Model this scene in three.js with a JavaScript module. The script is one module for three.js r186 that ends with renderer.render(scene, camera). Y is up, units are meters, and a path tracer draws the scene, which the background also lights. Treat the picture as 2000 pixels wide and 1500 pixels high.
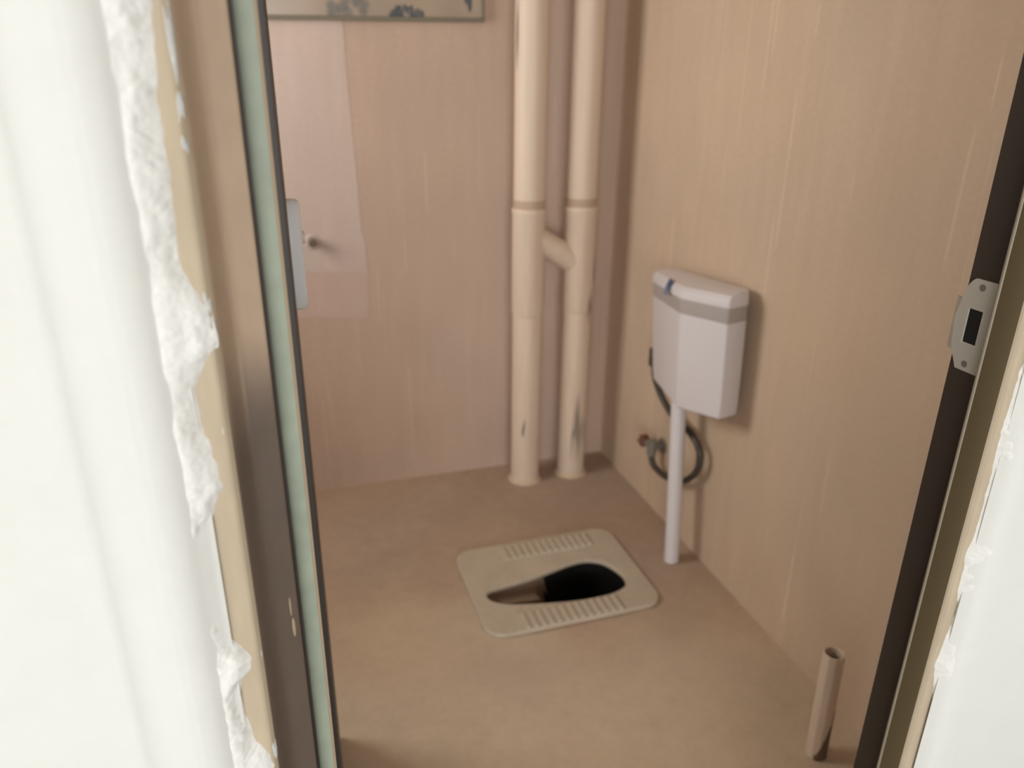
import * as THREE from 'three';
import { RoundedBoxGeometry } from 'three/addons/geometries/RoundedBoxGeometry.js';
import { mergeGeometries, mergeVertices, toCreasedNormals } from 'three/addons/utils/BufferGeometryUtils.js';
import { RectAreaLightUniformsLib } from 'three/addons/lights/RectAreaLightUniformsLib.js';
import { ImprovedNoise } from 'three/addons/math/ImprovedNoise.js';

// ---------------------------------------------------------------- camera, sky, light, exposure
const scene = new THREE.Scene();
const camera = new THREE.PerspectiveCamera(2 * Math.atan(750 / 1503) * 180 / Math.PI, 4 / 3, 0.02, 40);
camera.position.set(0, 1.42, 0);
camera.rotation.order = 'YXZ';
camera.rotation.set(-22.16 * Math.PI / 180, -17.8 * Math.PI / 180, 0.54 * Math.PI / 180);
camera.focus = 0.88;
camera.userData.fStop = 3.6;
scene.add(camera);

const SKY = new THREE.Color().setRGB(0.80, 0.92, 1.0);
scene.background = SKY;
scene.backgroundIntensity = 1.0;

RectAreaLightUniformsLib.init();
// daylight coming in through the balcony window of the hall behind the camera
const daylight = new THREE.RectAreaLight(new THREE.Color().setRGB(1.0, 1.0, 0.99), 6.2, 3.6, 1.95);
daylight.position.set(-1.20, 1.17, 4.36);
daylight.lookAt(-1.20, 1.17, 0);
daylight.name = 'window_daylight';
scene.add(daylight);

// daylight from the toilet room's own window, in the wall behind the open door
const sidelight = new THREE.RectAreaLight(new THREE.Color().setRGB(1.0, 0.96, 0.90), 8, 0.66, 0.86);
sidelight.position.set(-0.835, 1.55, -2.00);
sidelight.lookAt(0.5, 1.55, -2.00);
sidelight.name = 'side_window_daylight';
scene.add(sidelight);

const renderer = new THREE.WebGLRenderer({ antialias: true });
renderer.toneMapping = THREE.LinearToneMapping;
renderer.toneMappingExposure = 1.35;
renderer.shadowMap.enabled = true;

// ---------------------------------------------------------------- helpers
function rng(seed) { let s = seed >>> 0; return () => { s = (s * 1664525 + 1013904223) >>> 0; return s / 4294967296; }; }
const noise = new ImprovedNoise();
const names = {};
function numbered(n) { names[n] = (names[n] ?? -1) + 1; return names[n] ? `${n}_${String(names[n]).padStart(3, '0')}` : n; }
function mesh(name, geo, mat, parent = scene) {
  const m = new THREE.Mesh(Array.isArray(geo) ? mergeGeometries(geo.map(plain)) : geo, mat);
  m.name = parent === scene ? numbered(name) : name;
  m.castShadow = m.receiveShadow = true;
  parent.add(m); return m;
}
function plain(g) { g = g.index ? g.toNonIndexed() : g; for (const k of Object.keys(g.attributes)) if (!['position', 'normal', 'uv'].includes(k)) g.deleteAttribute(k);
  if (!g.attributes.uv) g.setAttribute('uv', new THREE.BufferAttribute(new Float32Array(g.attributes.position.count * 2), 2)); return g; }
function group(name, [x, y, z] = [0, 0, 0]) { const g = new THREE.Group(); g.name = numbered(name); g.position.set(x, y, z); scene.add(g); return g; }
function tag(o, label, category, more = {}) { Object.assign(o.userData, { label, category }, more); return o; }
function struct(o, label, category) { Object.assign(o.userData, { kind: 'structure', label, category }); return o; }
// uv in metres from the dominant normal
function metre(g) {
  g = g.index ? g.toNonIndexed() : g; if (!g.attributes.normal) g.computeVertexNormals();
  const p = g.attributes.position, n = g.attributes.normal, uv = new Float32Array(p.count * 2);
  for (let i = 0; i < p.count; i++) {
    const ax = Math.abs(n.getX(i)), ay = Math.abs(n.getY(i)), az = Math.abs(n.getZ(i));
    let u, v; if (ay >= ax && ay >= az) { u = p.getX(i); v = -p.getZ(i); } else if (ax >= az) { u = p.getZ(i); v = p.getY(i); } else { u = p.getX(i); v = p.getY(i); }
    uv[2 * i] = u; uv[2 * i + 1] = v;
  }
  g.setAttribute('uv', new THREE.BufferAttribute(uv, 2)); return g;
}
function slab(x0, x1, y0, y1, z0, z1) { const g = new THREE.BoxGeometry(x1 - x0, y1 - y0, z1 - z0); g.translate((x0 + x1) / 2, (y0 + y1) / 2, (z0 + z1) / 2); return metre(g); }
function rbox(w, h, d, r, x = 0, y = 0, z = 0) { const g = new RoundedBoxGeometry(w, h, d, 3, r); g.translate(x, y, z); return g; }
function cyl(r0, r1, h, x = 0, y = 0, z = 0, seg = 40, open = false) { const g = new THREE.CylinderGeometry(r0, r1, h, seg, 1, open); g.translate(x, y, z); return g; }
// prism with a plan outline in x,z and height along y
function prism(pts, y0, y1) {
  const s = new THREE.Shape(pts.map(([x, z]) => new THREE.Vector2(x, -z)));
  const g = new THREE.ExtrudeGeometry(s, { depth: y1 - y0, bevelEnabled: false });
  g.rotateX(-Math.PI / 2); g.translate(0, y0, 0); return metre(toCreasedNormals(g, 0.6));
}
// closed loft through rings of equal length, capped
function loft(rings, crease = 0.5, capStart = true, capEnd = true) {
  const n = rings[0].length, pos = [], idx = [];
  rings.forEach((r) => r.forEach((p) => pos.push(...p)));
  for (let k = 0; k + 1 < rings.length; k++) for (let i = 0; i < n; i++) { const a = k * n + i, b = k * n + (i + 1) % n; idx.push(a, b, a + n, b, b + n, a + n); }
  const cap = (k, flip) => { const c = [0, 1, 2].map((d) => rings[k].reduce((s, p) => s + p[d], 0) / n); const ci = pos.length / 3; pos.push(...c);
    for (let i = 0; i < n; i++) { const a = k * n + i, b = k * n + (i + 1) % n; flip ? idx.push(ci, b, a) : idx.push(ci, a, b); } };
  if (capStart) cap(0, true); if (capEnd) cap(rings.length - 1, false);
  const g = new THREE.BufferGeometry(); g.setAttribute('position', new THREE.Float32BufferAttribute(pos, 3)); g.setIndex(idx);
  return toCreasedNormals(g.toNonIndexed(), crease);
}
function tube(points, r, seg = 80, tension = 0.5) { return new THREE.TubeGeometry(new THREE.CatmullRomCurve3(points.map((p) => new THREE.Vector3(...p)), false, 'catmullrom', tension), seg, r, 14, false); }

// ---------------------------------------------------------------- procedural textures
function texture(w, h, fn, srgb = true, metres = 2) {
  const d = new Uint8Array(w * h * 4);
  for (let y = 0; y < h; y++) for (let x = 0; x < w; x++) { const c = fn(x / w, y / h, x, y); const i = (y * w + x) * 4; for (let k = 0; k < 3; k++) d[i + k] = Math.max(0, Math.min(255, Math.round(c[k]))); d[i + 3] = 255; }
  const t = new THREE.DataTexture(d, w, h, THREE.RGBAFormat); t.magFilter = THREE.LinearFilter; t.minFilter = THREE.LinearMipmapLinearFilter; t.generateMipmaps = true;
  t.wrapS = t.wrapT = THREE.RepeatWrapping; if (srgb) t.colorSpace = THREE.SRGBColorSpace; t.repeat.set(1 / metres, 1 / metres); t.needsUpdate = true; return t;
}
// tileable noise: u, v in 0..1, f whole number of cells
function tn(u, v, f, z, fy = f) {
  const a = (x, y) => noise.noise(x * f, y * fy, z);
  const su = u, sv = v;
  return (a(u, v) * (1 - su) * (1 - sv) + a(u - 1, v) * su * (1 - sv) + a(u, v - 1) * (1 - su) * sv + a(u - 1, v - 1) * su * sv);
}
function plasterTexture(rgb, seed, amp, drips, size = 1024) {
  const R = rng(seed), list = [];
  for (let i = 0; i < drips; i++) list.push([R(), R(), 0.05 + 0.16 * R(), 0.0012 + 0.0016 * R(), 6 + 14 * R(), R() - 0.5]);
  return texture(size, size, (u, v) => {
    const big = tn(u, v, 5, seed) * 1.0 + tn(u, v, 11, seed + 3) * 0.6, streak = tn(u, v, 60, seed + 5, 7), fine = tn(u, v, 150, seed + 7) + 0.8 * tn(u, v, 330, seed + 8);
    const hue = tn(u, v, 4, seed + 11) + 0.6 * tn(u, v, 9, seed + 13);
    let s = 1 + amp * (0.045 * big + 0.035 * streak + 0.03 * fine), add = 0;
    for (const [x, y, l, w, k, b] of list) { const dv = v - y; if (dv > 0 && dv < l) { const du = Math.abs(u - x - b * 0.02 * dv); if (du < w) add += k * (1 - du / w) * Math.min(1, dv / 0.02, (l - dv) / 0.02); } }
    return [rgb[0] * s + add + 3 * amp * hue, rgb[1] * s + add, rgb[2] * s + add - 4 * amp * hue];
  });
}
const grainBump = texture(512, 512, (u, v) => { const h = 128 + 60 * tn(u, v, 60, 1) + 45 * tn(u, v, 120, 2) + 30 * tn(u, v, 24, 3); return [h, h, h]; }, false, 1);
function std(o) { return new THREE.MeshStandardMaterial({ roughness: 0.7, metalness: 0, ...o }); }

const M = {
  wall: std({ map: plasterTexture([192, 167, 149], 21, 1, 60), bumpMap: grainBump, bumpScale: 0.0012, roughness: 0.8 }),
  wallSide: std({ map: plasterTexture([195, 171, 147], 25, 1, 60), bumpMap: grainBump, bumpScale: 0.0012, roughness: 0.8 }),
  skim: std({ map: plasterTexture([199, 180, 169], 22, 0.8, 12, 512), bumpMap: grainBump, bumpScale: 0.001, roughness: 0.8 }),
  skimFaint: std({ map: plasterTexture([197, 172, 159], 23, 0.8, 6, 512), bumpMap: grainBump, bumpScale: 0.001, roughness: 0.8 }),
  // cement floor, one picture for the whole room: shade towards the back painted in
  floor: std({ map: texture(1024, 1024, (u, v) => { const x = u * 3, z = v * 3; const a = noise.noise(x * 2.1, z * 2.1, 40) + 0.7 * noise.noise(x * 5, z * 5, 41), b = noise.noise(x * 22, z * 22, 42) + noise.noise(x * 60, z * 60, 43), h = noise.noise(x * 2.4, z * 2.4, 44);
    const backShade = THREE.MathUtils.smoothstep(z + 0.35 * a + 0.12 * (x > 2 ? x - 3 : x), 1.35, 2.0), s = (1 + 0.05 * a + 0.025 * b) * (1 - 0.13 * backShade); return [(198 - 2 * backShade) * s + 4 * h, (177 - 8 * backShade) * s, (152 - 7 * backShade) * s - 5 * h]; }, true, 3), bumpMap: grainBump, bumpScale: 0.001, roughness: 0.75 }),
  ceiling: std({ color: 0xd8d0c4, roughness: 0.9 }),
  hallFloor: std({ map: texture(512, 512, (u, v) => { const s = 1 + 0.1 * tn(u, v, 8, 50) + 0.06 * tn(u, v, 60, 51); return [92 * s, 84 * s, 78 * s]; }), roughness: 0.6 }),
  white: std({ map: texture(512, 512, (u, v) => { const s = 1 + 0.012 * tn(u, v, 6, 60) + 0.01 * tn(u, v, 40, 61); return [224 * s, 224 * s, 220 * s]; }), bumpMap: grainBump, bumpScale: 0.0006, roughness: 0.75 }),
  rough: std({ color: 0xe8e7e4, bumpMap: grainBump, bumpScale: 0.004, roughness: 0.9 }),
  beige: std({ map: texture(256, 256, (u, v) => { const s = 1 + 0.06 * tn(u, v, 10, 70, 4) + 0.05 * tn(u, v, 60, 71, 10); return [186 * s, 170 * s, 146 * s]; }, true, 0.4), roughness: 0.7 }),
  brown: new THREE.MeshPhysicalMaterial({ map: texture(256, 1024, (u, v) => { const y = v * 2.2 - 0.04, k = THREE.MathUtils.smoothstep(y + 0.03 * noise.noise(u * 9, y * 5, 1), 1.08, 1.19), n = 1 + 0.07 * noise.noise(u * 40, y * 3, 5) + 0.04 * noise.noise(u * 120, y * 30, 6);
    return [(96 + 72 * k) * n, (82 + 62 * k) * n, (72 + 50 * k) * n]; }, true, 2.2), roughness: 0.45, clearcoat: 0.3, clearcoatRoughness: 0.25 }),
  olive: std({ color: 0x66583f, roughness: 0.55 }),
  dark: std({ color: 0x3a3028, roughness: 0.6 }),
  bead: std({ color: 0x948977, roughness: 0.5 }),
  green: std({ map: texture(256, 1024, (u, v) => { const w = tn(u, v, 24, 80, 3), x = tn(u, v, 10, 81, 9); const s = 1 + 0.05 * tn(u, v, 30, 82, 30); const k = Math.max(0, w) * 26 + Math.max(0, x) * 14; return [143 * s + k * 0.7, 150 * s + k * 0.8, 134 * s + k * 0.5]; }, true, 0.5), roughness: 0.6 }),
  tan: std({ color: 0x9a866e, roughness: 0.7 }),
  skin: std({ color: 0x1e1610, roughness: 0.55 }),
  plateWhite: std({ color: 0xf4f4f6, roughness: 0.4 }),
  plasticWhite: new THREE.MeshPhysicalMaterial({ color: 0xd4cecf, roughness: 0.38, clearcoat: 0.2, clearcoatRoughness: 0.3 }),
  band: std({ color: 0xa9a09b, roughness: 0.5 }),
  blue: std({ map: texture(64, 64, (u, v) => { const s = Math.abs(((u * 5) % 1) - 0.5) < 0.2 && v > 0.12 && v < 0.85; return s ? [120, 136, 160] : [62, 76, 108]; }, true, 1), roughness: 0.5 }),
  pipe: std({ map: texture(512, 1024, (u, v) => { const s = 1 + 0.03 * tn(u, v, 8, 90) + 0.03 * tn(u, v, 60, 91, 20); return [208 * s, 188 * s, 168 * s]; }, true, 1), roughness: 0.55 }),
  scratch: std({ color: 0x4a382c, roughness: 0.8 }),
  hose: std({ color: 0x4b423b, roughness: 0.45, metalness: 0.3 }),
  rust: std({ color: 0x6e4434, roughness: 0.7 }),
  metal: std({ color: 0xc9c4b8, roughness: 0.35, metalness: 0.25 }),
  greyMetal: std({ color: 0x8d8880, roughness: 0.45, metalness: 0.5 }),
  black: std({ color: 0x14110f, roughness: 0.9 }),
  pan: std({ map: texture(512, 512, (u, v) => { const s = 1 + 0.06 * tn(u, v, 7, 100) + 0.05 * tn(u, v, 30, 101); return [184 * s, 170 * s, 151 * s]; }, true, 0.6), roughness: 0.55 }),
  bowl: std({ color: 0x84705e, roughness: 0.5 }),
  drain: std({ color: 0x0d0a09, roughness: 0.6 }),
  glue: std({ color: 0xb49c86, roughness: 0.8 }),
  grime: std({ color: 0x6d5a48, roughness: 0.9 }),
};

// ---------------------------------------------------------------- the setting
const BZ = -2.535, RX = 1.19, LX = -0.85, H = 2.6, DZ = -0.665, HZ = -0.575;  // back wall, right wall, left wall, height, inner and hall face of the door wall
// floor with the pit of the squat pan left open
{
  const s = new THREE.Shape([[LX - 0.1, 0.6], [RX + 0.1, 0.6], [RX + 0.1, -BZ + 0.1], [LX - 0.1, -BZ + 0.1]].map(([x, y]) => new THREE.Vector2(x, y)));
  s.holes.push(new THREE.Path([[0.475, 1.605], [0.955, 1.605], [0.955, 1.985], [0.475, 1.985]].map(([x, y]) => new THREE.Vector2(x, y))));
  const g = new THREE.ExtrudeGeometry(s, { depth: 0.4, bevelEnabled: false }); g.rotateX(-Math.PI / 2); g.translate(0, -0.4, 0);
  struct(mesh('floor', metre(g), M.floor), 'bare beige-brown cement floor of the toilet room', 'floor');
}
struct(mesh('ceiling', slab(-3.4, 2.0, H, H + 0.12, -2.75, 4.6), M.ceiling), 'plain pale ceiling over toilet room and hall', 'ceiling');
const wallBack = struct(mesh('wall_back', slab(LX - 0.1, RX + 0.12, -0.05, H, BZ - 0.12, BZ), M.wall), 'rough beige-pink plastered wall behind the two drain pipes', 'wall');
struct(mesh('wall_right', slab(RX, RX + 0.12, -0.05, H, BZ, -0.60), M.wallSide), 'beige plastered wall that carries the white flush tank', 'wall');
struct(mesh('wall_left', [slab(LX - 0.1, LX, -0.05, 1.08, BZ, -0.60), slab(LX - 0.1, LX, 2.02, H, BZ, -0.60), slab(LX - 0.1, LX, 1.08, 2.02, BZ, -2.37), slab(LX - 0.1, LX, 1.08, 2.02, -1.63, -0.60)], M.wall), 'beige plastered wall hidden behind the open door', 'wall');
struct(mesh('wall_front', [slab(LX, -0.084, 0, H, DZ, -0.62), slab(0.802, RX, 0, H, DZ, -0.62), slab(-0.084, 0.802, 2.10, H, DZ, -0.62)], M.wall), 'beige inner face of the wall with the doorway', 'wall');
const wallHall = struct(mesh('wall_hall_front', [slab(-3.3, -0.084, 0, H, -0.62, HZ), slab(0.802, 2.0, 0, H, -0.62, HZ), slab(-0.084, 0.802, 2.10, H, -0.62, HZ)], M.white), 'white hall wall around the doorway', 'wall');
struct(mesh('floor_hall', slab(-3.4, 2.0, -0.12, 0, -0.6, 4.6), M.hallFloor), 'dark grey hall floor in front of the doorway', 'floor');
struct(mesh('wall_hall_left', slab(-3.4, -3.3, -0.05, H, -0.62, 4.6), M.white), 'white side wall of the hall', 'wall');
struct(mesh('wall_hall_right', slab(2.0, 2.1, -0.05, H, -0.62, 4.6), M.white), 'white side wall of the hall near the strike side', 'wall');
struct(mesh('wall_hall_rear', [slab(-3.3, -3.05, 0, H, 4.42, 4.54), slab(0.65, 2.0, 0, H, 4.42, 4.54), slab(-3.05, 0.65, 2.20, H, 4.42, 4.54), slab(-3.05, 0.65, 0, 0.15, 4.42, 4.54)], M.white), 'white hall wall with the balcony window', 'wall');
{
  const w = group('window_1', [-1.20, 0.15, 4.48]); struct(w, 'white framed balcony window behind the viewer', 'window');
  for (const [x, y, ww, hh] of [[0, 0.03, 3.7, 0.06], [0, 2.02, 3.7, 0.06], [-1.82, 1.025, 0.06, 1.93], [1.82, 1.025, 0.06, 1.93], [-0.61, 1.025, 0.06, 1.93], [0.61, 1.025, 0.06, 1.93]]) mesh('window_frame', rbox(ww, hh, 0.05, 0.006, x, y, 0), M.plasticWhite, w);
  const glass = new THREE.MeshPhysicalMaterial({ color: 0xffffff, transmission: 1, thickness: 0, roughness: 0, ior: 1.5 });
  for (const x of [-1.215, 0, 1.215]) mesh('pane', new THREE.BoxGeometry(1.15, 1.93, 0.006).translate(x, 1.025, 0), glass, w);
  const q = group('window_2', [LX - 0.05, 1.08, -2.00]); struct(q, 'small white framed window behind the open door', 'window');
  for (const [z, y, ww, hh] of [[0, 0.02, 0.74, 0.04], [0, 0.92, 0.74, 0.04], [-0.35, 0.47, 0.04, 0.86], [0.35, 0.47, 0.04, 0.86]]) mesh('window_frame', rbox(0.05, hh, ww, 0.006, 0, y, z), M.plasticWhite, q);
  mesh('pane', new THREE.BoxGeometry(0.006, 0.86, 0.66).translate(0, 0.47, 0), glass, q);
}

// lighter skim of plaster on the back wall
{
  const poly = (pts, d, mat, name) => { const g = new THREE.ExtrudeGeometry(new THREE.Shape(pts.map(([x, y]) => new THREE.Vector2(x, y))), { depth: d, bevelEnabled: true, bevelThickness: 0.0005, bevelSize: 0.004, bevelSegments: 2 }); g.translate(0, 0, BZ); mesh(name, metre(g), mat, wallBack); };
  poly([[-0.45, 0.815], [-0.1, 0.80], [0.12, 0.812], [0.302, 0.80], [0.302, 0.86], [0.300, 0.905], [0.293, 0.925], [0.290, 1.05], [0.284, 1.25], [0.279, 1.40], [0.276, 1.62], [-0.45, 1.62]], 0.0004, M.skim, 'plaster_patch');
  poly([[-0.45, 0.66], [0.1, 0.66], [0.298, 0.64], [0.302, 0.70], [0.305, 0.80], [-0.45, 0.80]], 0.0002, M.skimFaint, 'plaster_patch');
}

// plaster band round the doorway on the hall side
{
  const t = group('trim_1'); struct(t, 'stepped white plaster band with ragged edge beside the doorway', 'plaster band');
  const left = [[-0.36, HZ - 0.004], [-0.36, -0.562], [-0.166, -0.562], [-0.157, -0.5585], [-0.150, -0.5575], [-0.144, -0.560], [-0.139, -0.5625], [-0.118, -0.5605], [-0.112, -0.5570], [-0.106, -0.5555], [-0.100, -0.5565], [-0.092, -0.5595], [-0.084, -0.5640], [-0.078, -0.5710], [-0.072, -0.576], [-0.066, HZ - 0.004]];
  mesh('plaster_band', prism(left.map(([x, z]) => [x, z]), 0, 2.25), M.white, t);
  const right = [[0.775, HZ - 0.004], [0.779, -0.575], [0.786, -0.569], [0.796, -0.566], [0.810, -0.5655], [0.86, -0.566], [1.05, -0.566], [1.05, HZ - 0.004]];
  mesh('plaster_band', prism(right, 0, 2.25), M.white, t);
  // ragged inner margins: relief strips whose edge wanders over the frame
  const LE = [[1.459, -0.052], [1.43, -0.053], [1.399, -0.056], [1.36, -0.056], [1.333, -0.057], [1.308, -0.058], [1.29, -0.057], [1.271, -0.052], [1.254, -0.044], [1.227, -0.043], [1.212, -0.053], [1.196, -0.062], [1.171, -0.062], [1.153, -0.057], [1.13, -0.054], [1.111, -0.053], [1.094, -0.06], [1.071, -0.069], [1.043, -0.074], [1.017, -0.073], [0.99, -0.069], [0.961, -0.064], [0.949, -0.057], [0.937, -0.049], [0.923, -0.051], [0.915, -0.061], [0.899, -0.065], [0.873, -0.061], [0.841, -0.057], [0.821, -0.046], [0.804, -0.046], [0.75, -0.06]];
  const RE = [[1.40, 0.775], [1.251, 0.774], [1.167, 0.775], [1.108, 0.772], [1.045, 0.769], [0.979, 0.772], [0.907, 0.772], [0.88, 0.766], [0.833, 0.77], [0.793, 0.776], [0.747, 0.769], [0.707, 0.765], [0.669, 0.774], [0.62, 0.786], [0.574, 0.786], [0.524, 0.792]];
  const at = (E, y) => { if (y >= E[0][0]) return E[0][1] + 0.006 * noise.noise(y * 22, 3.3, 1); for (let i = 0; i + 1 < E.length; i++) if (y >= E[i + 1][0]) { const k = (y - E[i + 1][0]) / (E[i][0] - E[i + 1][0]); return E[i + 1][1] + k * (E[i][1] - E[i + 1][1]); } return E[E.length - 1][1] + 0.006 * noise.noise(y * 22, 7.3, 1); };
  const strip = (E, xo, sgn) => {
    const ny = 760, nx = 14, pos = [], idx = [];
    for (let j = 0; j <= ny; j++) { const y = 2.08 * j / ny, xe = at(E, y) + 0.0018 * noise.noise(y * 100, 1.7, 5);
      for (let i = 0; i <= nx; i++) { const k = i / nx, x = xo + (xe - xo) * k; const n = noise.noise(x * 70, y * 32, 2) + 0.45 * noise.noise(x * 150, y * 80, 4);
        const lift = Math.min(1, k * 2.2); const z = -0.5675 - 0.0185 * k ** 2.2 + 0.0042 * n * lift * (1 - 0.5 * k); pos.push(x, y, z); } }
    for (let j = 0; j < ny; j++) for (let i = 0; i < nx; i++) { const a = j * (nx + 1) + i, b = a + 1, c = a + nx + 1, d = c + 1; sgn > 0 ? idx.push(a, b, c, b, d, c) : idx.push(a, c, b, b, c, d); }
    const g = new THREE.BufferGeometry(); g.setAttribute('position', new THREE.Float32BufferAttribute(pos, 3)); g.setIndex(idx); g.computeVertexNormals(); const uv = []; for (let i = 0; i < pos.length; i += 3) uv.push(pos[i] * 2, pos[i + 1] * 2); g.setAttribute('uv', new THREE.Float32BufferAttribute(uv, 2)); return g;
  };
  mesh('ragged_edge', strip(LE, -0.088, 1), M.rough, t);
  mesh('ragged_edge', strip(RE, 0.800, -1), M.rough, t);
  const lump = (x, y, z, rx, ry, rz, s) => { const g = mergeVertices(new THREE.IcosahedronGeometry(1, 4)); const p = g.attributes.position;
    for (let i = 0; i < p.count; i++) { const v = new THREE.Vector3().fromBufferAttribute(p, i); v.multiplyScalar(1 + 0.28 * noise.noise(v.x * 1.6 + s, v.y * 1.6, v.z * 1.6)); p.setXYZ(i, v.x * rx + x, v.y * ry + y, v.z * rz + z); } g.computeVertexNormals(); return g; };
  for (const [x, y, rx, ry, s] of [[-0.0475, 1.44, 0.004, 0.05, 1], [-0.048, 1.395, 0.0045, 0.025, 2], [-0.0475, 1.372, 0.004, 0.012, 3], [-0.053, 1.285, 0.003, 0.022, 4], [-0.049, 1.262, 0.005, 0.02, 5], [-0.050, 1.17, 0.0035, 0.02, 6], [-0.049, 1.15, 0.003, 0.02, 7], [-0.050, 0.936, 0.0058, 0.014, 8], [-0.049, 0.822, 0.007, 0.016, 9], [0.771, 0.868, 0.004, 0.022, 10], [0.772, 0.712, 0.005, 0.022, 11]])
    mesh('plaster_blob', lump(x, y, -0.5885, rx, ry, 0.005, s), M.rough, t);
}

// door frame
{
  const t = group('trim_2'); struct(t, 'brown glossy door frame with pale mortar-smeared front edge', 'door frame');
  const hinge = [[-0.084, -0.5880], [-0.046, -0.5880], [-0.0435, -0.5890], [-0.0415, -0.5915], [-0.0385, -0.5990], [-0.0345, -0.6060], [-0.0305, -0.6110], [-0.0260, -0.6140], [-0.0180, -0.6160], [-0.0110, -0.6175], [-0.0090, -0.6195], [-0.0090, -0.6290], [-0.0330, -0.6290], [-0.0330, -0.690], [-0.084, -0.690]];
  mesh('jamb', prism(hinge, 0, 2.10), M.brown, t);
  mesh('front_edge', prism([[-0.084, -0.583], [-0.050, -0.583], [-0.0462, -0.5842], [-0.0440, -0.5868], [-0.0432, -0.5895], [-0.046, -0.589], [-0.084, -0.589]], 0, 2.10), M.beige, t);
  for (const [x, y, r] of [[-0.0158, 0.958, 0.0011], [-0.0148, 0.934, 0.0017]]) mesh('paint_chip', new THREE.IcosahedronGeometry(1, 3).scale(r, 0.011, 0.0012).translate(x, y, -0.6168), M.tan, t);
  mesh('gap_shade', prism([[-0.030, -0.6292], [-0.0058, -0.6292], [-0.0058, -0.6335], [-0.030, -0.6335]], 0, 2.08), M.dark, t);  // dark strip put in for the shaded gap beside the door edge
  const strike = [[0.802, -0.5880], [0.765, -0.5880], [0.7615, -0.5890], [0.760, -0.5915], [0.760, -0.6210], [0.7720, -0.6210], [0.7720, -0.6700], [0.802, -0.6700]];
  mesh('jamb', prism(strike, 0, 2.10), M.olive, t);
  mesh('front_edge', prism([[0.802, -0.583], [0.768, -0.583], [0.764, -0.5842], [0.7612, -0.5868], [0.7604, -0.5895], [0.764, -0.589], [0.802, -0.589]], 0, 2.10), M.beige, t);
  mesh('rebate_face', slab(0.7712, 0.7722, 0, 2.06, -0.6702, -0.6222), M.dark, t);
  mesh('bead', cyl(0.0026, 0.0026, 2.06, 0.7612, 1.04, -0.6206, 16), M.bead, t);
  mesh('head', slab(-0.040, 0.764, 2.06, 2.10, -0.670, -0.592), M.brown, t);
  // strike plate with its hole and curved lip
  const s = new THREE.Shape(); const w0 = -0.024, w1 = 0.022, h = 0.054;
  s.moveTo(w0 + 0.012, -h); s.lineTo(w1, -h); s.lineTo(w1, h); s.lineTo(w0 + 0.014, h); s.quadraticCurveTo(w0 + 0.004, h - 0.004, w0, 0.026); s.lineTo(w0 - 0.004, 0.004); s.lineTo(w0, -0.030); s.closePath();
  const hole = new THREE.Path(); hole.moveTo(-0.012, -0.022); hole.lineTo(0.008, -0.022); hole.lineTo(0.008, 0.020); hole.lineTo(-0.012, 0.020); hole.closePath(); s.holes.push(hole);
  const g = new THREE.ExtrudeGeometry(s, { depth: 0.002, bevelEnabled: true, bevelThickness: 0.0008, bevelSize: 0.0008, bevelSegments: 2 });
  g.rotateY(-Math.PI / 2); g.translate(0.7712, 1.150, -0.648);   // shape x runs along the depth of the frame
  const plate = mesh('strike_plate', g, M.metal, t);
  const lip = new THREE.ExtrudeGeometry(new THREE.Shape([[0, 0], [0.004, 0.010], [0.0085, 0.0165], [0.0105, 0.0165], [0.006, 0.0085], [0.0022, -0.001]].map(([a, b]) => new THREE.Vector2(a, b))), { depth: 0.062, bevelEnabled: false });
  // lip curls out of the frame towards the room
  lip.rotateX(-Math.PI / 2); lip.translate(0.7685, 1.115, -0.669);
  lip.applyMatrix4(new THREE.Matrix4().makeTranslation(0, 0, 0));
  mesh('lip', toCreasedNormals(lip, 0.8), M.metal, plate);
  mesh('latch_hole', slab(0.7700, 0.7719, 1.128, 1.170, -0.660, -0.640), M.black, plate);
  for (const y of [1.104, 1.196]) { const c = cyl(0.004, 0.004, 0.0012, 0, 0, 0, 20); c.rotateZ(Math.PI / 2); c.translate(0.7684, y, -0.648); mesh('screw', c, M.greyMetal, plate); }
}

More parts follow.
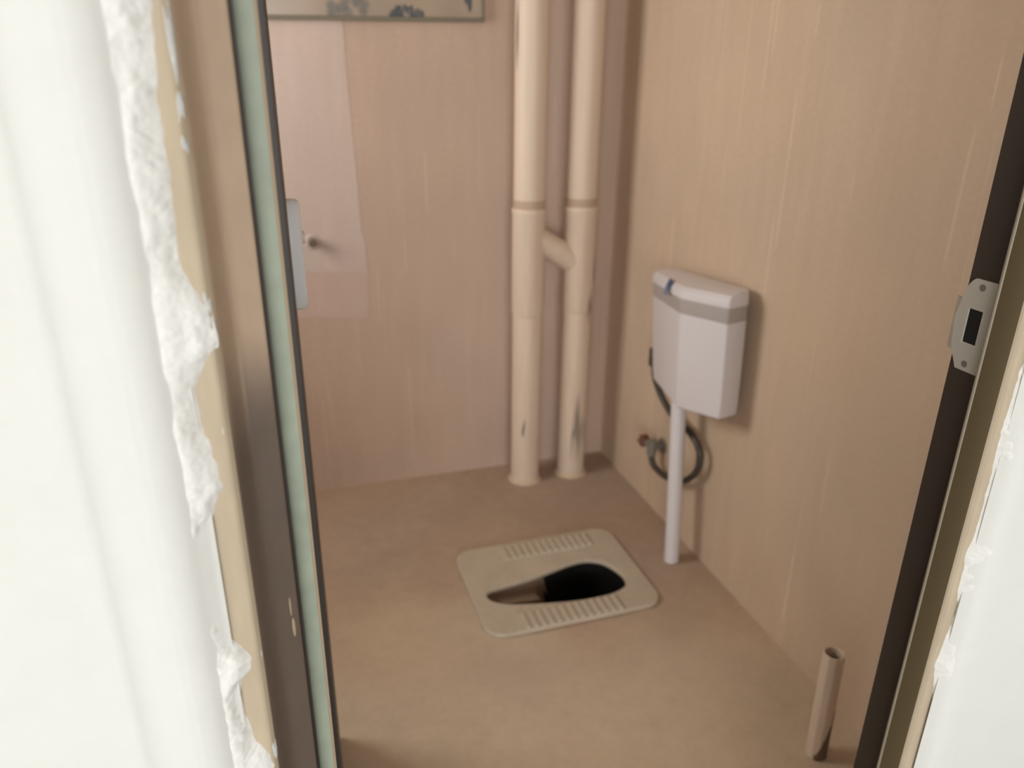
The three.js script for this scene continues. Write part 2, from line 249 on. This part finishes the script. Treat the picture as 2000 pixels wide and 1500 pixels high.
// the open door, seen along its hinge edge
{
  const d = group('door_1', [0.0150, 0.012, -0.643]); d.rotation.y = -Math.atan(0.0225 / 0.742);
  struct(d, 'open door seen along its pale green edge with dark brown face', 'door');
  const L = 0.742, T = 0.0385, HH = 2.03;
  const core = new THREE.BoxGeometry(T - 0.005, HH, L - 0.002); core.translate(-T / 2 - 0.0005, HH / 2, -L / 2 - 0.001);
  mesh('panel', metre(core), M.tan, d);
  mesh('hinge_edge', (() => { const g = rbox(T - 0.0050, HH, 0.004, 0.0012, -T / 2 - 0.0010, HH / 2, 0); return metre(g); })(), M.green, d);
  mesh('edge_banding', metre(rbox(0.0030, HH, 0.007, 0.0008, -0.0052, HH / 2, -0.0012)), M.tan, d);
  mesh('face', slab(-0.0036, 0, 0, HH, -L, 0.0016), M.skin, d);
  mesh('face', slab(-T, -T + 0.003, 0, HH, -L, -0.0018), M.skin, d);
  for (const y of [0.25, 1.75]) mesh('hinge', (() => { const g = cyl(0.006, 0.006, 0.09, -T - 0.004, y, 0.006, 20); return g; })(), M.greyMetal, d);
  // long white lock plate with a bulging front
  const rings = []; const N = 28;
  for (const [k, s] of [[0, 0.92], [0.0, 1], [0.5, 1], [0.8, 0.92], [0.95, 0.74], [1.0, 0.5]]) { const r = []; for (let i = 0; i < N; i++) { const a = 2 * Math.PI * i / N, c = Math.cos(a), n = Math.sin(a); const e = 0.85; const u = Math.sign(c) * Math.abs(c) ** e * 0.024 * (0.4 + 0.6 * s), v = Math.sign(n) * Math.abs(n) ** e * 0.094 * (0.82 + 0.18 * s); r.push([0.0205 * k, v, -u]); } rings.push(r); }
  const hp = mesh('lock_plate', loft(rings, 0.9), M.plateWhite, d); hp.position.set(-0.0004, 1.118, -L + 0.062); hp.userData.label = 'white bulging lock plate on the door face';
  const kn = cyl(0.010, 0.012, 0.008, 0, 0, 0, 24); kn.rotateZ(-Math.PI / 2); kn.translate(0.0205, 0.03, 0); mesh('thumb_turn', kn, M.plasticWhite, hp);
}

// ---------------------------------------------------------------- things
// twin drain pipes with their cross branch
{
  const o = group('drain_pipe_pair', [0.92, 0, -2.415]);
  tag(o, 'two tall cream drain pipes in the back corner, joined by a slanting branch', 'drain pipe');
  const R0 = 0.0515, dx = 0.0915;
  const sx = [-dx, dx];
  sx.forEach((x, i) => {
    mesh('pipe', cyl(R0, R0, H, x, H / 2, 0, 56), M.pipe, o);
    const prof = [[R0, 0.64], [R0 + 0.0035, 0.652], [R0 + 0.0035, 0.985], [R0 + 0.0055, 0.992], [R0 + 0.0055, 1.000], [R0 + 0.0035, 1.004], [R0, 1.005]].map(([r, y]) => new THREE.Vector2(r, y));
    const c = new THREE.LatheGeometry(prof, 56); c.translate(x, 0, 0); mesh('coupling', toCreasedNormals(c, 0.5), M.pipe, o);
    const ring = new THREE.LatheGeometry([[R0 + 0.0003, 1.004], [R0 + 0.0010, 1.006], [R0 + 0.0010, 1.030], [R0 + 0.0003, 1.032]].map(([r, y]) => new THREE.Vector2(r, y)), 56); ring.translate(x, 0, 0); mesh('glue_ring', ring, M.glue, o);
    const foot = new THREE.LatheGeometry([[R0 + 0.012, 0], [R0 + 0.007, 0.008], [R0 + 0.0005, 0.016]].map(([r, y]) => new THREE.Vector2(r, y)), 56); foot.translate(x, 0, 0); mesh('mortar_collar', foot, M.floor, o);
  });
  const br = new THREE.CylinderGeometry(0.044, 0.044, 0.22, 36); br.rotateZ(Math.atan2(0.183, 0.11)); br.translate(0, 0.862, 0.002); mesh('cross_branch', br, M.pipe, o);
  // scraped marks in the coating
  const R = rng(9), mark = (px, y0, y1, a, w, lean) => { const g = new THREE.CylinderGeometry(1, 1, 1, 6, 8, true, -0.5, 1); const pos = []; const idx = []; const n = 8; const rr = (y) => (y > 0.645 && y < 1.0 ? R0 + 0.0035 : R0) + 0.0006;
    for (let k = 0; k <= n; k++) { const t = k / n, y = y0 + (y1 - y0) * t, ww = w * Math.sin(Math.PI * Math.min(0.98, Math.max(0.02, t))); for (const s of [-1, 1]) { const b = a + lean * t + s * ww / R0; pos.push(px + Math.sin(b) * rr(y), y, Math.cos(b) * rr(y)); } }
    for (let k = 0; k < n; k++) idx.push(2 * k, 2 * k + 1, 2 * k + 2, 2 * k + 1, 2 * k + 3, 2 * k + 2); const q = new THREE.BufferGeometry(); q.setAttribute('position', new THREE.Float32BufferAttribute(pos, 3)); q.setIndex(idx); q.computeVertexNormals(); return q; };
  const marks = [];
  for (let i = 0; i < 7; i++) marks.push(mark(dx, 0.76 - 0.03 * R(), 0.82 + 0.05 * R(), 0.85 + 0.35 * R(), 0.0012 + 0.001 * R(), 0.12));
  for (let i = 0; i < 6; i++) marks.push(mark(dx, 0.58 + 0.05 * R(), 0.68 + 0.05 * R(), 0.25 + 0.4 * R(), 0.0010, 0.2));
  for (let i = 0; i < 11; i++) marks.push(mark(dx, 0.06 + 0.1 * R(), 0.2 + 0.16 * R(), -0.5 + 1.0 * R(), 0.0011 + 0.0012 * R(), 0.16));
  for (let i = 0; i < 4; i++) marks.push(mark(-dx, 0.18 + 0.03 * R(), 0.24 + 0.03 * R(), -0.55 + 0.12 * R(), 0.002, 0.1));
  marks.push(mark(-dx, 1.42, 1.62, -1.35, 0.004, 0.05));
  const mk = mesh('scrape_marks', marks, M.scratch, o); mk.userData.kind = 'stuff'; mk.userData.label = 'dark scraped streaks on the cream pipes';
}

// flush tank on the right wall with its down pipe
{
  const ZC = -1.815;
  const o = group('flush_tank', [RX, 0, ZC]);
  tag(o, 'white plastic flush tank with grey band, hung crooked on the wall above the squat pan', 'flush tank');
  // plan outline, v = distance from the wall, u = along the wall towards the door
  const outline = (s, vs, y, dy = 0) => {
    const base = [[0.188, 0.022], [0.212, 0.098], [0.050, 0.142], [0.042, 0.142], [-0.222, 0.088], [-0.20, 0.022]];
    const pts = []; base.forEach(([u, v], i) => { const [pu, pv] = base[(i + 5) % 6], [nu, nv] = base[(i + 1) % 6]; const r = i === 2 || i === 3 ? 0.002 : 0.010;
      const q = (du, dv) => { const l = Math.hypot(du, dv); return [u + du / l * r, v + dv / l * r]; }; const a = q(pu - u, pv - v), b = q(nu - u, nv - v);
      for (let k = 0; k <= 4; k++) { const t = k / 4; pts.push([(1 - t) ** 2 * a[0] + 2 * t * (1 - t) * u + t * t * b[0], (1 - t) ** 2 * a[1] + 2 * t * (1 - t) * v + t * t * b[1]]); } });
    return pts.map(([u, v]) => { const uu = u * s, vv = 0.022 + (v - 0.022) * vs; return [-vv, y + dy * (Math.abs(u) / 0.22) ** 2, uu]; });
  };
  // the tank hangs a little crooked, its far end lower
  const crooked = (g) => { g.translate(0, -0.73, 0); g.rotateX(-0.085); g.translate(0, 0.712, 0); return g; };
  mesh('body', crooked(loft([outline(0.80, 0.70, 0.547, 0.012), outline(0.86, 0.85, 0.548, 0.012), outline(0.905, 0.93, 0.557, 0.010), outline(0.93, 0.95, 0.590, 0.006), outline(0.965, 0.98, 0.72), outline(0.985, 0.99, 0.826), outline(0.975, 0.97, 0.830)], 0.35)), M.plasticWhite, o);
  mesh('band', crooked(loft([outline(0.984, 0.985, 0.826), outline(0.988, 0.992, 0.829), outline(0.990, 0.994, 0.868), outline(0.98, 0.98, 0.870)], 0.35)), M.band, o);
  mesh('lid', crooked(loft([outline(0.98, 0.97, 0.866), outline(1.002, 1.005, 0.868), outline(1.006, 1.01, 0.874), outline(1.002, 0.99, 0.888), outline(0.990, 0.90, 0.899), outline(0.970, 0.62, 0.905), outline(0.950, 0.30, 0.907)], 0.35)), M.plasticWhite, o);
  const lab = rbox(0.046, 0.004, 0.027, 0.0015); lab.rotateZ(1.12); lab.rotateY(-0.20); lab.translate(-0.1300, 0.8840, -0.047);
  mesh('blue_label', metre(crooked(lab)), M.blue, o).userData.label = 'small blue-grey label on the lid edge';
  const inlet = [cyl(0.013, 0.013, 0.05, 0, 0, 0, 20).rotateX(Math.PI / 2).translate(-0.062, 0.60, -0.215), cyl(0.02, 0.02, 0.018, 0, 0, 0, 6).rotateX(Math.PI / 2).translate(-0.062, 0.60, -0.214), rbox(0.030, 0.06, 0.024, 0.004, -0.062, 0.585, -0.226)];
  mesh('inlet_fitting', inlet, M.hose, o);
  const dp = tube([[-0.082, 0.58, -0.028], [-0.083, 0.40, -0.008], [-0.085, 0.2, 0.014], [-0.088, 0.0, 0.036]], 0.0225, 60);
  mesh('flush_pipe', dp, M.plasticWhite, o).userData.label = 'white flush pipe running down to the floor';
  mesh('hanger', slab(-0.03, -0.002, 0.78, 0.81, -0.14, 0.12), M.plasticWhite, o);
  mesh('supply_hose', tube([[-0.062, 0.585, -0.224], [-0.060, 0.52, -0.214], [-0.050, 0.46, -0.17], [-0.046, 0.425, -0.085], [-0.040, 0.415, -0.005], [-0.036, 0.375, 0.047], [-0.036, 0.305, 0.037], [-0.036, 0.236, -0.035], [-0.040, 0.205, -0.125], [-0.044, 0.206, -0.200], [-0.044, 0.228, -0.226]], 0.0105, 120), M.hose, o).userData.label = 'dark supply hose looping behind the flush pipe';
}
// angle valve and hose
{
  const v = group('angle_valve', [RX, 0.262, -2.045]);
  tag(v, 'small grey stop valve with rusty knob on the wall under the white tank', 'valve');
  mesh('body', [cyl(0.012, 0.012, 0.05, 0, 0, 0, 20).rotateZ(Math.PI / 2).translate(-0.022, 0, 0), cyl(0.018, 0.015, 0.052, -0.044, 0.0, 0.004, 20).rotateX(0).translate(0, 0, 0), cyl(0.026, 0.026, 0.004, 0, 0, 0, 28).rotateZ(Math.PI / 2).translate(-0.003, 0, 0)], M.greyMetal, v);
  mesh('stem', cyl(0.009, 0.009, 0.04, 0, 0, 0, 16).rotateX(Math.PI / 2).translate(-0.044, 0, -0.028), M.greyMetal, v);
  const k = []; for (let i = 0; i < 24; i++) { const a = 2 * Math.PI * i / 24, r = 0.020 * (1 + 0.14 * Math.cos(6 * a)); k.push([r * Math.cos(a), r * Math.sin(a)]); }
  const ring = (z, s) => k.map(([x, y]) => [-0.044 + x * s, y * s, z]);
  mesh('knob', loft([ring(-0.040, 0.7), ring(-0.043, 1), ring(-0.062, 1), ring(-0.066, 0.8)].reverse(), 0.5), M.rust, v);
}

// squat pan set in the floor
{
  const o = group('squat_pan', [0.715, 0, -1.795]);
  tag(o, 'pale stained squat toilet pan set in the floor with dark drain hole', 'squat toilet');
  const X = (x) => x - 0.715, Z = (z) => z + 1.795;
  const holePts = [[0.492, -1.768], [0.498, -1.738], [0.53, -1.712], [0.60, -1.690], [0.69, -1.672], [0.78, -1.662], [0.86, -1.668], [0.905, -1.690], [0.918, -1.730], [0.908, -1.780], [0.885, -1.822], [0.845, -1.846], [0.79, -1.846], [0.72, -1.828], [0.64, -1.808], [0.56, -1.796], [0.51, -1.786]].map(([x, z]) => new THREE.Vector3(X(x), 0, Z(z)));
  const ringC = new THREE.CatmullRomCurve3(holePts, true).getPoints(80).slice(0, 80);
  const s = new THREE.Shape(); const a = 0.260, b = 0.203, r = 0.06;
  s.moveTo(-a + r, -b); s.lineTo(a - r, -b); s.quadraticCurveTo(a, -b, a, -b + r); s.lineTo(a, b - r); s.quadraticCurveTo(a, b, a - r, b); s.lineTo(-a + r, b); s.quadraticCurveTo(-a, b, -a, b - r); s.lineTo(-a, -b + r); s.quadraticCurveTo(-a, -b, -a + r, -b);
  s.holes.push(new THREE.Path(ringC.map((p) => new THREE.Vector2(p.x, -p.z))));
  const g = new THREE.ExtrudeGeometry(s, { depth: 0.006, bevelEnabled: true, bevelThickness: 0.004, bevelSize: 0.004, bevelSegments: 3 }); g.rotateX(-Math.PI / 2); g.translate(0, 0.003, 0);
  mesh('rim', metre(g), M.pan, o);
  // bowl: shallow trough towards the door side, deep pit at the tank end
  const depth = (x) => { const t = THREE.MathUtils.smoothstep(x, X(0.66), X(0.72)); return 0.022 + 0.02 * (x - X(0.49)) / 0.2 * (1 - t) + 0.22 * t; };
  const rows = [[1, 0.006, 0], [1.0, -0.004, 0.0], [0.985, 0, 0.35], [0.95, 0, 0.8], [0.86, 0, 1.0], [0.6, 0, 1.0], [0.3, 0, 1.0]];
  const cz = (x) => Z(-1.745) - 0.01 * (x > 0 ? 1 : 0);
  const rings = rows.map(([k, dy, dk]) => ringC.map((p) => { const c = cz(p.x), x = p.x * 1; return [x + (k < 0.99 ? (0.03 - x) * (1 - k) * 0.10 : 0), dy - depth(x) * dk, c + (p.z - c) * k]; }));
  const upper = loft(rings, 0.9, false, true);
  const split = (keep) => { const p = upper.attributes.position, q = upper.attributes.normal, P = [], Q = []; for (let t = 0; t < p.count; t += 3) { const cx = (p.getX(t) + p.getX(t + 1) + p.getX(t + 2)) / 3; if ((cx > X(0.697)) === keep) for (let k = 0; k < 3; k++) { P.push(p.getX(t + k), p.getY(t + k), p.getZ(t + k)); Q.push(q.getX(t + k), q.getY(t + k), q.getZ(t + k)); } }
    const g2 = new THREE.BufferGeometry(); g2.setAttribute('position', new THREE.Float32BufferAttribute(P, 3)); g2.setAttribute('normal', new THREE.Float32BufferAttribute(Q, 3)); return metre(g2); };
  mesh('bowl', split(false), M.bowl, o);
  mesh('drain_pit', split(true), M.drain, o);  // near-black colour stands in for shade deep in the pit
  // ribbed foot rests on both long sides
  for (const [x0, z0] of [[0.705, -1.622], [0.745, -1.945]]) {
    const f = mesh('foot_rest', rbox(0.30, 0.006, 0.072, 0.0028, X(x0), 0.0135, Z(z0)), M.pan, o);
    for (let i = 0; i < 13; i++) mesh('rib', rbox(0.011, 0.008, 0.066, 0.003, X(x0) - 0.138 + i * 0.023, 0.0185, Z(z0)), M.pan, f);
  }
}

// short open pipe stub near the doorway
{
  const o = group('pipe_stub', [1.055, 0, -1.022]); o.rotation.z = -0.03; o.rotation.x = -0.05;
  tag(o, 'short cream open pipe stub with grimy foot on the floor by the wall', 'pipe');
  const ro = 0.0225, ri = 0.019, h = 0.272;
  mesh('tube', toCreasedNormals(new THREE.LatheGeometry([[ri, 0.02], [ri, h - 0.001], [ri + 0.001, h], [ro - 0.001, h], [ro, h - 0.001], [ro, 0.09], [ro - 0.001, 0]].map(([r, y]) => new THREE.Vector2(r, y)).reverse(), 40), 0.6), M.pipe, o);
  mesh('inner_shade', cyl(ri, ri, 0.01, 0, 0.245, 0, 32), M.black, o);  // black disc stands in for the shade inside the open pipe
  // grime creeping up one side of the foot
  const pos = [], idx = []; const n = 70, m = 8;
  for (let j = 0; j <= m; j++) for (let i = 0; i <= n; i++) { const a = -0.9 + 3.2 * i / n; const e = THREE.MathUtils.smoothstep(a, -0.9, 0.9); const top = 0.012 + 0.115 * e + 0.025 * e * noise.noise(a * 4, 1.3, 1) + 0.008 * noise.noise(a * 14, 2.3, 1); const y = 0.001 + top * j / m; const rr = ro + 0.0007; pos.push(Math.sin(a) * rr, y, Math.cos(a) * rr); }
  for (let j = 0; j < m; j++) for (let i = 0; i < n; i++) { const a = j * (n + 1) + i; idx.push(a, a + 1, a + n + 1, a + 1, a + n + 2, a + n + 1); }
  const q = new THREE.BufferGeometry(); q.setAttribute('position', new THREE.Float32BufferAttribute(pos, 3)); q.setIndex(idx); q.computeVertexNormals(); mesh('grime', q, M.grime, o);
}

// small pipe end in the pale patch
{
  const o = group('wall_pipe_end', [0.136, 0.905, BZ]);
  tag(o, 'small dull pipe end poking out of the pale wall patch beside the door', 'pipe');
  mesh('flange', new THREE.LatheGeometry([[0.0, 0.004], [0.022, 0.004], [0.026, 0.001], [0.026, -0.002]].map(([r, y]) => new THREE.Vector2(r, y)), 32).rotateX(Math.PI / 2), M.skim, o);
  mesh('stub', cyl(0.012, 0.012, 0.045, 0, 0, 0, 24).rotateX(Math.PI / 2).translate(0, 0.004, 0.022), M.grime, o);
  mesh('nut', cyl(0.016, 0.016, 0.014, 0, 0, 0, 6).rotateX(Math.PI / 2).translate(0, 0.004, 0.036), M.greyMetal, o);
}

// framed board above the pale patch, only its lower edge in view
{
  const o = group('framed_board', [0.31, 1.552, BZ]);
  tag(o, 'framed glass board with dark blue-grey blotches along its lower edge on the back wall', 'framed board');
  o.rotation.z = 0.012;
  const W = 0.80, HH = 0.55;
  const R = rng(5), blots = [];
  for (let i = 0; i < 26; i++) blots.push([0.70 + 0.13 * R() - 0.065, R() * 0.05, 0.006 + 0.008 * R(), 0.012 + 0.02 * R(), 0.7 + 0.3 * R()]);
  for (let i = 0; i < 16; i++) blots.push([0.48 + 0.14 * (R() - 0.5), 0.02 + R() * 0.06, 0.02, 0.03, 0.3 + 0.2 * R()]);
  for (let i = 0; i < 5; i++) blots.push([0.94 + 0.02 * R(), 0.05 + R() * 0.12, 0.010, 0.04, 0.9]);
  const stain = (u, v) => { let s = 0; for (const [x, y, a, b, k] of blots) { const d = ((u - x) / a) ** 2 + ((v - y) / b) ** 2; if (d < 1) s = Math.max(s, k * (1 - d) ** 0.5); } return s; };
  const map = texture(1024, 512, (u, v) => { const s = stain(u, v); const t = 1 + 0.08 * noise.noise(u * 7, v * 5, 2); return [160 * t - 105 * s, 143 * t - 80 * s, 124 * t - 52 * s]; }, true, 1);
  map.repeat.set(1, 1);
  const gm = new THREE.MeshPhysicalMaterial({ map, roughness: 0.5, clearcoat: 0.5, clearcoatRoughness: 0.15 });
  const gl = mesh('glass_face', new THREE.PlaneGeometry(W - 0.02, HH - 0.02).translate(0, HH / 2, 0.010), gm, o);
  mesh('backing_board', new THREE.BoxGeometry(W - 0.004, HH - 0.004, 0.008).translate(0, HH / 2, 0.004), M.dark, o);
  const fm = std({ color: 0x77705f, roughness: 0.45, metalness: 0.1 });
  for (const [x, y, w, h] of [[0, 0.006, W, 0.012], [0, HH - 0.006, W, 0.012], [-W / 2 + 0.006, HH / 2, 0.012, HH - 0.024], [W / 2 - 0.006, HH / 2, 0.012, HH - 0.024]]) mesh('frame_bar', rbox(w, h, 0.018, 0.003, x, y, 0.009), fm, o);
}

renderer.render(scene, camera);
